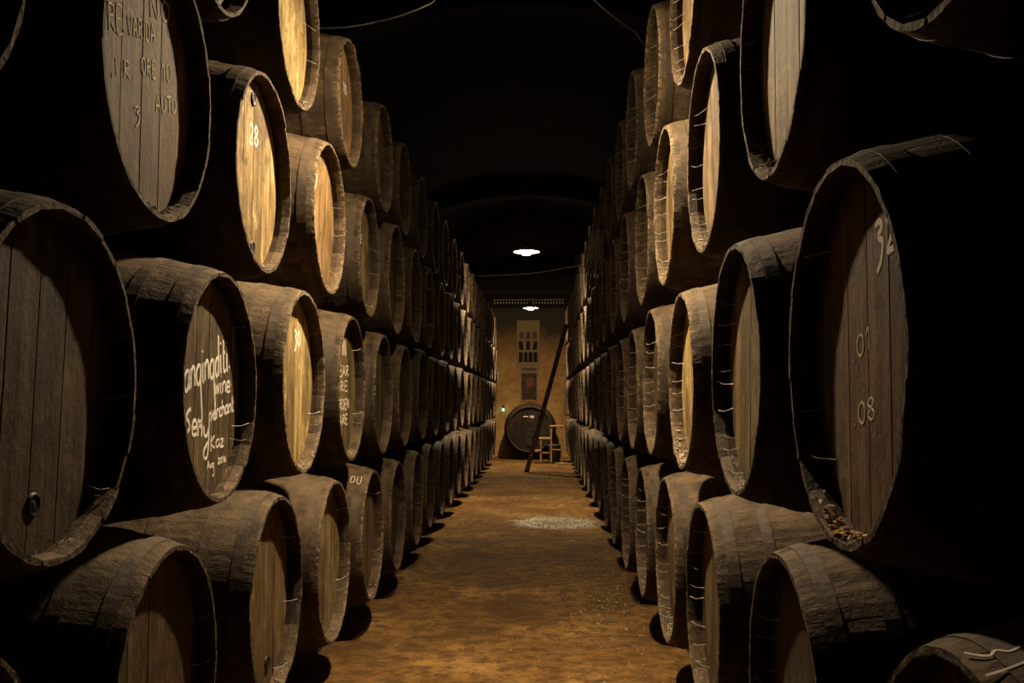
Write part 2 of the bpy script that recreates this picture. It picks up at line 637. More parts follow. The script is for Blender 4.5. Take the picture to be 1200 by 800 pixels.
def hoop_geo(x0, x1, rb, n=60, t=0.0020):
    mb = MB()
    k = n
    rings = [(x0, prof_r(x0, rb) + .0005), (x0, prof_r(x0, rb) + t), (x1, prof_r(x1, rb) + t), (x1, prof_r(x1, rb) + .0005)]
    for x, r in rings:
        for j in range(n):
            a = 2 * PI * j / n
            mb.v.append((x, r * math.cos(a), r * math.sin(a)))
    for i in range(3):
        for j in range(n):
            j2 = (j + 1) % n
            mb.f.append((i * n + j, (i + 1) * n + j, (i + 1) * n + j2, i * n + j2))
    return mb


HOOPS = [(-.034, -.072), (-.155, -.190), (-.345, -.380)]
SPLITS = [[-1, -.66, -.30, .04, .38, .70, 1], [-1, -.62, -.25, .10, .48, 1], [-1, -.72, -.38, -.02, .33, .68, 1]]
FAM = {}
for fam, rb in (('full', RB), ('slim', 0.428), ('mid', .440), ('thin', .416), ('thinner', .404)):
    rr = random.Random(11 + len(fam))
    d = dict(rb=rb)
    d['stave'] = []
    for k in range(6):
        v, f = stave_geo(rb, 0.0, rr)
        d['stave'].append(mesh_of('stave', v, f, 'stave'))
    d['shell'] = []
    for k in range(3):
        mb = MB()
        for q in range(NST):
            v, f = stave_geo(rb, 2 * PI * q / NST, rr, seg=6, cols=2)
            mb.add(v, f)
        d['shell'].append(mb.mesh('stave_shell', 'stave'))
    d['hoop'] = []
    for x0, x1 in HOOPS:
        d['hoop'].append(hoop_geo(x0, x1, rb).mesh('hoop', 'hoop'))
    for x0, x1 in HOOPS:
        d['hoop'].append(hoop_geo(-LEN - x1, -LEN - x0, rb).mesh('hoop', 'hoop'))
    FAM[fam] = d
HEADR = RH - 0.019
BOARDS, HEADS, BACK = [], [], None
rr = random.Random(5)
for sp in SPLITS:
    BOARDS.append([])
    mb = MB()
    for a, b in zip(sp[:-1], sp[1:]):
        v, f = board_geo(a * HEADR, b * HEADR, -REC, .026, HEADR, rr)
        BOARDS[-1].append(mesh_of('head_board', v, f, 'head'))
        mb.add(v, f)
    HEADS.append(mb.mesh('head', 'head'))
mb = MB()
for a, b in zip(SPLITS[0][:-1], SPLITS[0][1:]):
    v, f = board_geo(a * HEADR, b * HEADR, -LEN + REC + .026, .026, HEADR, rr)
    mb.add(v, f)
BACK = mb.mesh('rear_head', 'head')
# a bung: tapered plug with a raised ring
mb = MB()
for r, x in ((0.0, .004), (.013, .004), (.016, .0), (.019, .007), (.025, .006), (.027, -.004)):
    for j in range(14):
        a = 2 * PI * j / 14
        mb.v.append((-REC + x + .001, r * math.cos(a), r * math.sin(a)))
for i in range(5):
    for j in range(14):
        j2 = (j + 1) % 14
        mb.f.append((i * 14 + j, (i + 1) * 14 + j, (i + 1) * 14 + j2, i * 14 + j2))
BUNG = mb.mesh('bung', 'cork', True)


def web_mesh(seed, rightrow, heavy):
    """threads between the chime and the head; u>0 is the reader's right"""
    g = random.Random(seed)
    mb = MB()
    sgn = -1 if rightrow else 1          # the side farther along the aisle
    ri = RH - 0.022
    n = 9 if heavy else 3
    for k in range(n):
        a = -1.1 + 1.9 * (k + g.uniform(.1, .9)) / n
        p = Vector((-.014, sgn * ri * math.cos(a), ri * math.sin(a)))
        q = Vector((-REC + .002, sgn * (ri * math.cos(a) - g.uniform(.02, .09)), p.z + g.uniform(-.012, .012)))
        m = (p + q) / 2 + Vector((0.006, 0, -g.uniform(.001, .008)))
        t = g.uniform(.0004, .0013)
        mb.tube([p, p * .5 + m * .5, m, m * .5 + q * .5, q], [t * 1.8, t, t * .8, t, t * 2.2], 4, False)
    for k in range(46 if heavy else 14):   # fluff in the bottom of the recess
        a = g.gauss(-1.35, .33)
        p = Vector((g.uniform(-.040, -.012), sgn * ri * math.cos(a), ri * math.sin(a)))
        q = p + Vector((g.uniform(-.02, .01), g.uniform(-.035, .035), g.uniform(.0, .016)))
        t = g.uniform(.0005, .0014)
        mb.tube([p, (p + q) / 2 + Vector((0, 0, g.uniform(0, .006))), q], [t, t, t], 3, False)
    return mb.mesh('cobweb', 'web')


WEBS = {(r, h): [web_mesh(100 + k + 10 * h + 50 * r, r, h) for k in range(4)] for r in (0, 1) for h in (0, 1)}


def crumbs_mesh(seed, n, spread, rmax):
    g = random.Random(seed)
    mb = MB()
    ri = RH - .024
    for k in range(n):
        a = -PI / 2 + g.gauss(0, spread)
        mb.crumb((g.uniform(-.038, -.008), ri * math.cos(a), ri * math.sin(a) + .003), g.uniform(.003, rmax), g)
    return mb


# fit of every cask that can be measured: outward shift, shift along the row, height shift, head diameter
FIT = {
'L40':(-0.001,0.007,-0.002,0.726), 'L41':(-0.006,-0.01,0.005,0.729), 'L42':(0,0.026,-0.01,0.663), 'L43':(0.009,0.042,-0.038,0.675),
'L30':(0.004,0,0.002,0.754), 'L31':(-0.013,-0.017,-0.009,0.735), 'L32':(-0.003,-0.007,0.024,0.718), 'L33':(0.001,0.013,-0.002,0.694),
'L34':(0.008,0.004,-0.003,0.756), 'L20':(0.002,-0.002,-0.019,0.75), 'L21':(-0.004,0.001,-0.009,0.723), 'L22':(0.004,-0.005,0.029,0.764),
'L23':(0.004,-0.002,0.016,0.761), 'L24':(0.002,0,-0.003,0.75), 'L10':(-0.001,-0,0.004,0.742), 'L11':(0.003,0.01,0.031,0.756),
'L12':(0.003,-0.006,0.002,0.77), 'L13':(0.008,0.001,-0.012,0.757), 'L14':(0.005,-0.002,-0.021,0.75), 'L15':(0.008,0.005,-0.005,0.742),
'R40':(-0.008,-0.003,-0.007,0.744), 'R41':(-0.003,0.003,0.002,0.72), 'R42':(0.006,-0.002,0.012,0.734), 'R3-1':(0.003,0.007,0.001,0.74),
'R30':(-0.001,-0.001,0.007,0.73), 'R31':(-0.008,0.002,-0.016,0.735), 'R32':(-0,-0.001,-0.002,0.747), 'R33':(-0.004,-0.009,0.012,0.75),
'R20':(0.006,0.002,-0.004,0.751), 'R21':(0,-0.007,0.003,0.754), 'R22':(0.006,0.011,-0.006,0.724), 'R23':(0.012,0.005,0.011,0.75),
'R24':(0.007,0.003,-0.014,0.747), 'R1-1':(0,0.005,0.01,0.745), 'R10':(-0.007,-0.011,-0.006,0.735), 'R11':(0.009,0.008,0.003,0.743),
'R12':(0.005,0.002,0.01,0.754), 'R13':(0.006,0.006,-0.004,0.726), 'R14':(0.006,-0.002,-0.016,0.748), }
ROWX = {'L': -0.988, 'R': 0.5765}
STEP = {'L': 1.0622, 'R': 1.0807}
ROWZ = {'L': (-.7575, .0608, .8466, 1.5772), 'R': (-.7283, .0977, .9219, 1.6984)}
ROWY = {'L': (2.7089, 2.0472, 2.5441, 2.9869), 'R': (2.5202, 1.9371, 2.4954, 4.0630)}
YEND = {'L': 23.3, 'R': 24.55}
FIRST = {'L': {1: -1, 2: -1, 3: -1, 4: 0}, 'R': {1: -1, 2: -1, 3: -1, 4: -1}}
ORD = ('last', 'second to last', 'third to last')
NUM = ['', 'first', 'second', 'third', 'fourth', 'fifth', 'sixth', 'seventh', 'eighth', 'ninth', 'tenth', 'eleventh',
       'twelfth', 'thirteenth', 'fourteenth', 'fifteenth', 'sixteenth', 'seventeenth', 'eighteenth', 'nineteenth',
       'twentieth', 'twenty-first', 'twenty-second', 'twenty-third', 'twenty-fourth']
TIER = {1: 'floor tier', 2: 'second tier', 3: 'third tier', 4: 'top tier'}
SIDE = {'L': 'stack opposite the ladder', 'R': 'ladder-side stack'}

# looks of single casks: head tint (foreground shade put into near ones), head tilt, label start
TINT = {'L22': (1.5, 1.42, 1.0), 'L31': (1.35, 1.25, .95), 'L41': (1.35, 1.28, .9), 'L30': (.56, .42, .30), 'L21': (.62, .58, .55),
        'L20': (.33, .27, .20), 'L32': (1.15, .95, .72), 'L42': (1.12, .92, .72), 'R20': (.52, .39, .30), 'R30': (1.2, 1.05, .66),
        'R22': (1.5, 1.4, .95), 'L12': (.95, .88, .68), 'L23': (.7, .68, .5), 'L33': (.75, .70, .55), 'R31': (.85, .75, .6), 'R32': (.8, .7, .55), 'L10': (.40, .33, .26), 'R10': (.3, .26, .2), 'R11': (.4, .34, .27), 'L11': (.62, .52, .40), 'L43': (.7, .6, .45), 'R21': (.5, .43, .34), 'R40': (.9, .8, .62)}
BODY = {'L22': 1.0, 'L32': 1.0, 'L42': 1.0, 'R22': 1.0, 'R32': 1.0, 'R41': 1.1, 'L12': .95, 'L10': .5, 'L20': .55, 'R10': .5, 'R20': .5, 'R1-1': .45, 'L11': .6, 'R11': .65}  # stave tone; low values on the nearest casks paint in the lamp's falloff
SPECIAL = {
    'L21': 'oak cask with several lines of bold chalk handwriting on its head',
    'L30': 'oak cask with rows of faded chalk capitals on its brown head',
    'L31': 'pale-headed oak cask with black bungs, chalked with the number 28',
    'L22': 'yellowish-headed oak cask with chalk number near its top and bung hole below',
    'L42': 'oak cask with chalked 10 on its reddish head, top tier',
    'L23': 'oak cask with lines of smudged greenish chalk writing, second tier',
    'L32': 'oak cask with tan head and short white chalk stroke, third tier',
    'R20': 'dark oak cask chalked 32 with shiny seepage in its lower rim',
    'R22': 'bright-headed oak cask with crumbs and fluff caught in its lower rim',
    'L20': 'dark oak cask with wide shadowed rim and lone bung near head bottom',
    'L13': 'floor tier oak cask with chalk figures on the stave ends',
    'R1-1': 'dark floor tier oak cask with pale chalk curves across its staves',
}
BARRELS = {}


def placement(side, tier, i):
    key = '%s%d%d' % (side, tier, i)
    g = random.Random((7 if side == 'L' else 3) + tier * 1009 + i * 31)
    dx, dy, dz, D = FIT.get(key, (g.uniform(-.008, .008), g.uniform(-.02, .02), g.uniform(-.01, .01), .74 + g.uniform(-.012, .012)))
    if key not in FIT and side == 'L' and tier == 4 and i > 3:
        D -= .055
        dz -= .015
    y = ROWY[side][tier - 1] + i * STEP[side] + dy
    z = EYE + ROWZ[side][tier - 1] + dz
    x = ROWX[side] + (dx if side == 'L' else -dx)
    return x, y, z, D / .74, g


# how far each cask may bulge before it would press into its neighbours
BULGE = ('full', 'mid', 'slim', 'thin', 'thinner')
COUNT, SLIM = {}, {}
for side in 'LR':
    pl = {}
    for tier in (1, 2, 3, 4):
        n = 0
        while ROWY[side][tier - 1] + n * STEP[side] + .47 < YEND[side]:
            n += 1
        COUNT[side + str(tier)] = n
        for i in range(FIRST[side][tier], n):
            pl[(tier, i)] = placement(side, tier, i)
            SLIM[(side, tier, i)] = 0
    for it in range(8):
        for a in pl:
            for b in pl:
                if b[0] == a[0] + 1 or (b[0] == a[0] and b[1] == a[1] + 1):
                    A, B = pl[a], pl[b]
                    dist = math.hypot(A[1] - B[1], A[2] - B[2])
                    ka, kb = SLIM[(side, *a)], SLIM[(side, *b)]
                    if dist < FAM[BULGE[ka]]['rb'] * A[3] + FAM[BULGE[kb]]['rb'] * B[3] + .005:
                        if kb <= ka and kb < 4:
                            SLIM[(side, *b)] += 1
                        elif ka < 4:
                            SLIM[(side, *a)] += 1


def cask(side, tier, i, count):
    key = '%s%d%d' % (side, tier, i)
    x, y, z, s, g = placement(side, tier, i)
    F = FAM[BULGE[SLIM[(side, tier, i)]]]
    rb = F['rb']
    root = empty('cask', (x, y, z - rb * s), 0 if side == 'L' else PI)
    root.scale = (1, s, s)
    nth = count - i
    lab = SPECIAL.get(key) or 'dusty oak cask in %s of %s, %s from end wall' % (TIER[tier], SIDE[side].replace('ladder-side', 'the ladder-side'), NUM[nth])
    tag(root, lab, 'barrel', 'casks in the ' + SIDE[side])
    near = y < 8.6
    mid = y < 12.0
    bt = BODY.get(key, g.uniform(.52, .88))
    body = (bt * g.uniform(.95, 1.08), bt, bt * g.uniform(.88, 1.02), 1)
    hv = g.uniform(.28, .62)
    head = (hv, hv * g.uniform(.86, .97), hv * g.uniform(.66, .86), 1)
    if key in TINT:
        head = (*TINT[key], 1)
    phase = g.uniform(0, 2 * PI / NST)

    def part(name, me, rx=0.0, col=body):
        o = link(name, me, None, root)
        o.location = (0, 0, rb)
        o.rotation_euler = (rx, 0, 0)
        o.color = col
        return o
    if near:
        for q in range(NST):
            part('stave', F['stave'][g.randrange(6)], phase + 2 * PI * q / NST)
    else:
        part('stave_shell', F['shell'][g.randrange(3)], phase)
    tilt = g.uniform(-.10, .10) + (PI if g.random() < .5 else 0)
    hs = g.randrange(3)
    if key in ('L31', 'L22', 'L30', 'L21', 'R20'):
        tilt = g.uniform(-.03, .03)
    if mid:
        for b in BOARDS[hs]:
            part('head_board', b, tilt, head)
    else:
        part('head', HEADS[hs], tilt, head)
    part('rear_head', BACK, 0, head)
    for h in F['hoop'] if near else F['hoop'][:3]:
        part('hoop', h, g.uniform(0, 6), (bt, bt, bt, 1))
    heavy = side == 'R' and key != 'R20'
    if y < 10.5 and (heavy or g.random() < .5 or key in ('L12', 'L32')):
        wk = WEBS[(1 if side == 'R' else 0, 1 if heavy else 0)][g.randrange(4)]
        o = part('cobweb', wk, 0)
        o['kind'] = 'stuff'
    if y < 7 and (g.random() < .5 or key in ('R22', 'R20')):
        mbc = crumbs_mesh(tier * 100 + i + (5000 if side == 'R' else 0), 130 if key == 'R22' else 40, .22 if key != 'R22' else .38, .009 if key == 'R22' else .006)
        o = part('crumbs', mbc.mesh('crumbs', 'crumb'), 0)
        o['kind'] = 'stuff'
    root['_rb'] = rb
    BARRELS[key] = root
    return root


for side in 'LR':
    for tier in (1, 2, 3, 4):
        for i in range(FIRST[side][tier], COUNT[side + str(tier)]):
            cask(side, tier, i, COUNT[side + str(tier)])


def on_head(key, name, me, u=0, v=0):
    root = BARRELS[key]
    o = link(name, me, None, root)
    o.location = (0, u, root['_rb'] + v)
    return o


for key, u, v in (('L31', -.005, .278), ('L31', .015, -.272), ('L22', -.110, -.240), ('L20', -.010, -.247), ('L11', .05, -.25), ('R30', .06, -.25), ('L33', -.05, .2)):
    on_head(key, 'bung', BUNG, u, v)

# ---- chalk: single-stroke hand lettering
GL = {
    'a': (.95, [[(.8, .85), (.5, 1), (.15, .8), (0, .4), (.15, .05), (.45, 0), (.78, .35)], [(.8, 1), (.8, .2), (.95, 0)]]),
    'n': (.8, [[(0, 1), (0, 0)], [(0, .6), (.3, 1), (.6, .95), (.7, .65), (.7, 0)]]),
    'g': (.9, [[(.75, .85), (.45, 1), (.1, .8), (0, .45), (.15, .1), (.45, 0), (.75, .35)], [(.78, 1), (.78, .2), (.85, -.9), (.95, -1.7), (.75, -2.2), (.35, -2.15), (.25, -1.75)]]),
    'i': (.35, [[(.1, 1), (.1, .1), (.25, 0)], [(.1, 1.55), (.12, 1.68)]]),
    'd': (.85, [[(.7, .8), (.4, 1), (.1, .8), (0, .4), (.2, 0), (.5, .05), (.7, .3)], [(.72, 2.2), (.72, 0)]]),
    't': (.6, [[(.2, 1.8), (.2, .2), (.4, 0), (.6, .1)], [(0, 1.05), (.5, 1.1)]]),
    'w': (1.0, [[(0, 1), (.22, 0), (.5, .8), (.72, 0), (.95, 1)]]),
    'e': (.8, [[(0, .5), (.7, .55), (.6, .95), (.25, 1), (0, .6), (.1, .1), (.4, 0), (.75, .15)]]),
    'm': (1.1, [[(0, 1), (0, -.6)], [(0, .6), (.25, 1), (.45, .8), (.45, 0)], [(.45, .6), (.75, 1), (.95, .8), (.95, 0)]]),
    'r': (.6, [[(0, 1), (0, 0)], [(0, .6), (.25, 1), (.55, .9)]]),
    'c': (.7, [[(.65, .85), (.35, 1), (.05, .7), (.05, .25), (.3, 0), (.65, .12)]]),
    'h': (.8, [[(0, 1.9), (0, 0)], [(0, .6), (.3, 1), (.62, .85), (.65, 0)]]),
    'y': (.9, [[(0, 1), (.15, .3), (.45, .3), (.7, 1)], [(.7, 1), (.7, -.5), (.55, -1.4), (.2, -1.5), (.1, -1.0), (.6, -.2)]]),
    'z': (.7, [[(0, 1), (.6, 1), (0, 0), (.7, .05)]]),
    'u': (.75, [[(0, 1), (0, .3), (.25, 0), (.6, .3)], [(.62, 1), (.62, 0)]]),
    'S': (.9, [[(.75, 1.75), (.3, 1.55), (.05, 1.15), (.5, .85), (.6, .45), (.15, .15), (0, .25)]]),
    'K': (.95, [[(0, 1.8), (0, -.3)], [(.75, 1.7), (.05, .75), (.85, 0)]]),
    'A': (1.0, [[(0, 0), (.4, 1.6), (.85, 0)], [(.15, .6), (.7, .6)]]),
    'R': (.95, [[(0, 0), (.02, 1.6)], [(.02, 1.6), (.6, 1.5), (.6, 1.0), (.05, .8), (.8, 0)]]),
    'E': (.8, [[(.65, 1.6), (0, 1.6), (0, 0), (.7, 0)], [(0, .85), (.55, .85)]]),
    'V': (.9, [[(0, 1.6), (.4, 0), (.8, 1.6)]]),
    'I': (.35, [[(.1, 1.6), (.1, 0)]]),
    'D': (.9, [[(0, 0), (0, 1.6), (.5, 1.45), (.75, .8), (.5, .1), (0, 0)]]),
    'O': (1.0, [[(.4, 1.6), (.05, 1.2), (.05, .4), (.4, 0), (.75, .4), (.75, 1.2), (.4, 1.6)]]),
    'N': (1.0, [[(0, 0), (0, 1.6), (.7, 0), (.7, 1.6)]]),
    'U': (.9, [[(0, 1.6), (0, .4), (.35, 0), (.7, .4), (.7, 1.6)]]),
    'T': (.9, [[(0, 1.6), (.8, 1.6)], [(.4, 1.6), (.4, 0)]]),
    '0': (.8, [[(.35, 1.6), (.05, 1.2), (.05, .4), (.35, 0), (.65, .4), (.65, 1.2), (.35, 1.6)]]),
    '1': (.5, [[(0, 1.25), (.25, 1.6), (.25, 0)]]),
    '2': (.8, [[(0, 1.3), (.3, 1.6), (.62, 1.3), (.5, .8), (0, 0), (.7, .05)]]),
    '3': (.8, [[(0, 1.45), (.35, 1.6), (.6, 1.25), (.25, .9), (.62, .55), (.45, -.2), (.1, -.7)]]),
    '6': (.8, [[(.55, 1.6), (.1, .9), (.05, .3), (.35, 0), (.65, .35), (.4, .75), (.1, .5)]]),
    '8': (.8, [[(.35, .85), (.05, 1.2), (.35, 1.6), (.62, 1.2), (.35, .85), (.02, .4), (.35, 0), (.68, .4), (.35, .85)]]),
    '7': (.8, [[(0, 1.6), (.65, 1.6), (.25, 0)]]),
    'q': (.8, [[(0, 1.4), (.1, .2), (.35, 0), (.6, .7)], [(.35, 1.5), (.7, 1.3), (.6, .3), (.45, 0)]]),
    '.': (.4, [[(.08, 0), (.12, .12)]]),
    ',': (.4, [[(.15, .2), (0, -.3)]]),
    ':': (.4, [[(.08, .1), (.12, .25)], [(.08, 1.0), (.12, 1.15)]]),
    ' ': (.6, []),
}


def smooth_line(pts, n=4):
    if len(pts) < 3:
        return [Vector(p) for p in pts]
    P = [Vector(p) for p in pts]
    out = []
    for i in range(len(P) - 1):
        p0 = P[max(i - 1, 0)]
        p1, p2 = P[i], P[i + 1]
        p3 = P[min(i + 2, len(P) - 1)]
        for k in range(n):
            t = k / n
            out.append(0.5 * ((2 * p1) + (p2 - p0) * t + (2 * p0 - 5 * p1 + 4 * p2 - p3) * t * t + (3 * p1 - p0 - 3 * p2 + p3) * t ** 3))
    out.append(P[-1])
    return out


def ribbon(mb, pts, wd, x, th=.0006):
    n = len(pts)
    k = len(mb.v)
    for i, p in enumerate(pts):
        d = pts[min(i + 1, n - 1)] - pts[max(i - 1, 0)]
        if d.length < 1e-9:
            d = Vector((1, 0))
        d.normalize()
        nn = Vector((-d.y, d.x)) * wd * .5
        for q, xx in ((p + nn, x), (p + nn * .7, x + th), (p - nn * .7, x + th), (p - nn, x)):
            mb.v.append((xx, q.x, q.y))
    for i in range(n - 1):
        for c in range(3):
            mb.f.append((k + i * 4 + c, k + i * 4 + c + 1, k + (i + 1) * 4 + c + 1, k + (i + 1) * 4 + c))
    mb.f.append((k, k + 1, k + 2, k + 3))
    e = k + (n - 1) * 4
    mb.f.append((e + 3, e + 2, e + 1, e))


def write(mb, text, a, b, h, wd, seed=1, lim=HEADR - .006):
    """hand-letter text from a to b (head coordinates, metres); h = x-height"""
    g = random.Random(seed)
    a, b = Vector(a), Vector(b)
    d = b - a
    adv = [GL[c][0] + .18 for c in text]
    tot = sum(adv) - .18
    sx = d.length / tot
    ex = d.normalized()
    ey = Vector((-ex.y * .5, 1)).normalized()
    cur = 0.0
    for c, ad in zip(text, adv):
        jy = g.uniform(-.06, .06)
        for st in GL[c][1]:
            pts = [a + ex * ((cur + px) * sx) + ey * ((py + jy) * h) for px, py in st]
            pts = [p for p in smooth_line(pts) if p.length < lim]
            if len(pts) > 1:
                ribbon(mb, pts, wd, -REC + .0015)
        cur += ad


SHIFT = {'L21': (-.060, -.002), 'L30': (-.055, -.019), 'L31': (-.08, -.02), 'L22': (-.09, 0), 'L42': (-.11, -.036), 'L32': (-.09, -.02),
         'L33': (-.06, -.02), 'L23': (-.05, 0), 'L24': (-.05, 0), 'R20': (.075, -.004)}


def chalk(key, lines, mat='chalk', label=None, name='chalk_lettering'):
    for n, (t, a, b, h, wd) in enumerate(lines):
        mb = MB()
        sh = Vector(SHIFT[key]) * .42
        write(mb, t, Vector(a) + sh, Vector(b) + sh, h, wd, n + len(key))
        o = on_head(key, name, mb.mesh(name, mat))
        o['label'] = label or 'white chalk lettering'


chalk('L21', [('anginGditi.'.replace('G', 'g'), (-.175, -.016), (.268, .068), .060, .0125),
              ('wine', (.105, -.022), (.268, -.012), .036, .0095),
              ('merchant', (.055, -.114), (.308, -.078), .028, .0095),
              ('Sen', (-.160, -.150), (-.010, -.158), .046, .0125),
              ('y', (.0, -.165), (.066, -.170), .040, .0115),
              ('Kaz', (.075, -.200), (.205, -.196), .024, .0075),
              ('Aug', (.045, -.262), (.110, -.260), .013, .006),
              ('2016', (.150, -.254), (.235, -.250), .012, .006)], label='bold white chalk handwriting in several lines')
chalk('L30', [('NO', (.062, .185), (.200, .222), .034, .007), ('RE:', (-.185, .058), (-.085, .085), .040, .006),
              ('VARIDA.', (-.075, .085), (.110, .130), .030, .006), (',I R.', (-.165, -.045), (-.030, -.012), .026, .005),
              ('ORE', (.010, .020), (.105, .034), .026, .006), ('10', (.150, .040), (.215, .060), .030, .005),
              ('. 3.', (-.085, -.125), (.040, -.100), .022, .005), ('AUTO', (.110, -.052), (.260, -.012), .026, .006)],
      'chalk_faint', 'faded chalk capitals in rows')
chalk('L31', [('28', (.000, .120), (.110, .128), .046, .011)], label='white chalk number 28')
chalk('L22', [('30', (.055, .152), (.155, .150), .038, .012)], label='white chalk number')
chalk('L42', [('10', (.095, .110), (.195, .112), .034, .011)], label='white chalk number 10')
chalk('L32', [('7', (-.070, .140), (-.015, .142), .044, .011)], label='short white chalk stroke')
chalk('L33', [('2', (-.020, .10), (.040, .10), .034, .009)], label='white chalk digit')
chalk('L23', [('IN', (.0, .17), (.10, .17), .05, .013), ('REAR', (-.16, .06), (.18, .07), .032, .009), ('NRE', (-.15, -.02), (.15, -.01), .030, .007),
              ('EARDEN', (-.20, -.11), (.20, -.10), .030, .009), ('NARE', (-.14, -.19), (.16, -.18), .030, .009)],
      'chalk_faint', 'smudged lines of chalk writing')
chalk('L24', [('2', (-.06, .0), (.02, .0), .035, .010)], 'chalk_faint', 'faint chalk digit')
chalk('R20', [('32', (.040, .176), (.150, .180), .040, .0135)], label='white chalk number 32')
chalk('R20', [('.01', (-.110, -.010), (.005, .012), .026, .005), ('.08', (-.110, -.135), (.020, -.118), .026, .005)], 'chalk_faint', 'faint older chalk numbers')


def chalk_on_stave(key, strokes, wd=.006, mat='chalk_faint'):
    """chalk drawn round the outside of the cask: strokes of (angle, local x)"""
    root = BARRELS[key]
    rb = root['_rb']
    mb = MB()
    for st in strokes:
        pts = smooth_line([(a, x) for a, x in st])
        k = len(mb.v)
        for i, p in enumerate(pts):
            d = pts[min(i + 1, len(pts) - 1)] - pts[max(i - 1, 0)]
            dd = Vector((d.x * RH, d.y))
            dd.normalize()
            nn = Vector((-dd.y / RH, dd.x)) * wd * .5
            for q in (p + nn, p - nn):
                r = prof_r(q.y, rb) + .0026
                mb.v.append((q.y, r * math.cos(q.x), r * math.sin(q.x)))
        for i in range(len(pts) - 1):
            mb.f.append((k + 2 * i, k + 2 * i + 1, k + 2 * i + 3, k + 2 * i + 2))
    o = link('chalk_marks', mb.mesh('chalk_marks', mat), None, root)
    o.location = (0, 0, rb)
    o['label'] = 'pale chalk marks on the staves'


chalk_on_stave('R1-1', [[(1.50, -.006), (1.45, -.018), (1.43, -.030), (1.46, -.042), (1.43, -.055), (1.45, -.075)],
                        [(1.31, -.004), (1.32, -.03), (1.34, -.06), (1.37, -.10), (1.40, -.15)]], .005, 'chalk_faint')
chalk_on_stave('L13', [[(2.10, -.095), (2.06, -.085), (2.12, -.075), (2.20, -.08), (2.20, -.095), (2.10, -.095)],
                       [(2.05, -.060), (2.18, -.060), (2.22, -.05), (2.18, -.040), (2.02, -.042)]], .003, 'chalk_faint')

# shiny seepage in the lower rim of the 32 cask
g = random.Random(77)
mb = MB()
for k in range(70):
    a = -PI / 2 + g.gauss(-.13, .17)
    p = Vector((g.uniform(-.038, -.002), (RH - .026) * math.cos(a), (RH - .026) * math.sin(a)))
    r = g.uniform(.005, .016)
    vs = [p + Vector((g.uniform(-1, 1) * r, g.uniform(-1, 1) * r, g.uniform(.0, .7) * r)) for _ in range(4)]
    mb.add(vs, [(0, 1, 2), (0, 2, 3), (0, 3, 1), (1, 3, 2)])
o = on_head('R20', 'seepage', mb.mesh('seepage', 'resin'))
o['kind'] = 'stuff'
o['label'] = 'shiny amber flakes of dried seepage'

# timber rails that carry the floor tier
for side in 'LR':
    sg = -1 if side == 'L' else 1
    zc = EYE + ROWZ[side][0]
    for n, q in enumerate((0.27, 0.99)):
        x = ROWX[side] + sg * q
        top = min(o.location.z + o['_rb'] * o.scale.z - max(prof_r(-q - .06, o['_rb']), prof_r(-q + .06, o['_rb'])) * o.scale.z for k_, o in BARRELS.items() if k_.startswith(side + '1')) - .006
        mb = MB()
        mb.box((x - .055, .9 if side == 'R' else 1.2, -.02), (x + .055, YEND[side], top), .008)
        tag(mb.build('timber_rail', 'rail'), 'blackened timber rail under floor tier of the %s, %s' % (SIDE[side], 'aisle end' if n == 0 else 'wall end'), 'beam',
            'rails under the casks')

# ------------------------------------------------------------------ end of the aisle
# big cask lying end-on before the end wall
cz, cy, cx = EYE - .0261 * 23.8, 23.75, -.0107 * 23.75
root = empty('large_cask', (cx, cy, cz - .62), -PI / 2)
tag(root, 'large dark cask lying end-on below the framed poster', 'barrel')
S = 1.09 / .74
RBV = RB


def vat_part(name, me, rx=0, col=(.30, .28, .28, 1), par=root):
    o = link(name, me, None, par)
    o.location = (0, 0, .62)
    o.rotation_euler = (rx, 0, 0)
    o.scale = (1.0, S, S)
    o.color = col
    return o


g = random.Random(3)
for q in range(NST):
    vat_part('stave', FAM['slim']['stave'][g.randrange(6)], 2 * PI * q / NST, (.42, .40, .40, 1))
for b in BOARDS[0]:
    vat_part('head_board', b, 0, (.13, .11, .10, 1))
vat_part('rear_head', BACK)
for h in FAM['slim']['hoop']:
    vat_part('hoop', h, 0, (.5, .5, .5, 1))
mb = MB()
mb.box((-.060, -.09, -.40), (-.035, .09, .36), .006)
o = mb.build('head_brace', 'rail', root)
o.location = (0, 0, .62)
mb = MB()
for st in ([(-.16, .30), (-.10, .31), (-.04, .30)], [(.0, .33), (.03, .27)], [(.05, .33), (.09, .30), (.06, .27)], [(.02, .30), (.08, .29)]):
    ribbon(mb, smooth_line(st), .022, -.032)
o = mb.build('chalk_marks', 'chalk', root)
o.location = (0, 0, .62)
for yy in (-.30, -.98):
    mb = MB()
    prof = []
    rr_ = prof_r(yy, .428) * S + .002
    for k in range(9):
        a = -PI / 2 - .62 + 1.24 * k / 8
        prof.append((rr_ * math.cos(a), .62 + rr_ * math.sin(a)))
    prof += [(prof[-1][0] + .06, -(cz - .62) - .015), (prof[0][0] - .06, -(cz - .62) - .015)]
    n = len(prof)
    mb.add([(yy - .05, a, b) for a, b in prof] + [(yy + .05, a, b) for a, b in prof],
           [tuple(range(n)), tuple(reversed(range(n, 2 * n)))] + [(i, (i + 1) % n, n + (i + 1) % n, n + i) for i in range(n)])
    mb.build('cradle', 'rail', root)

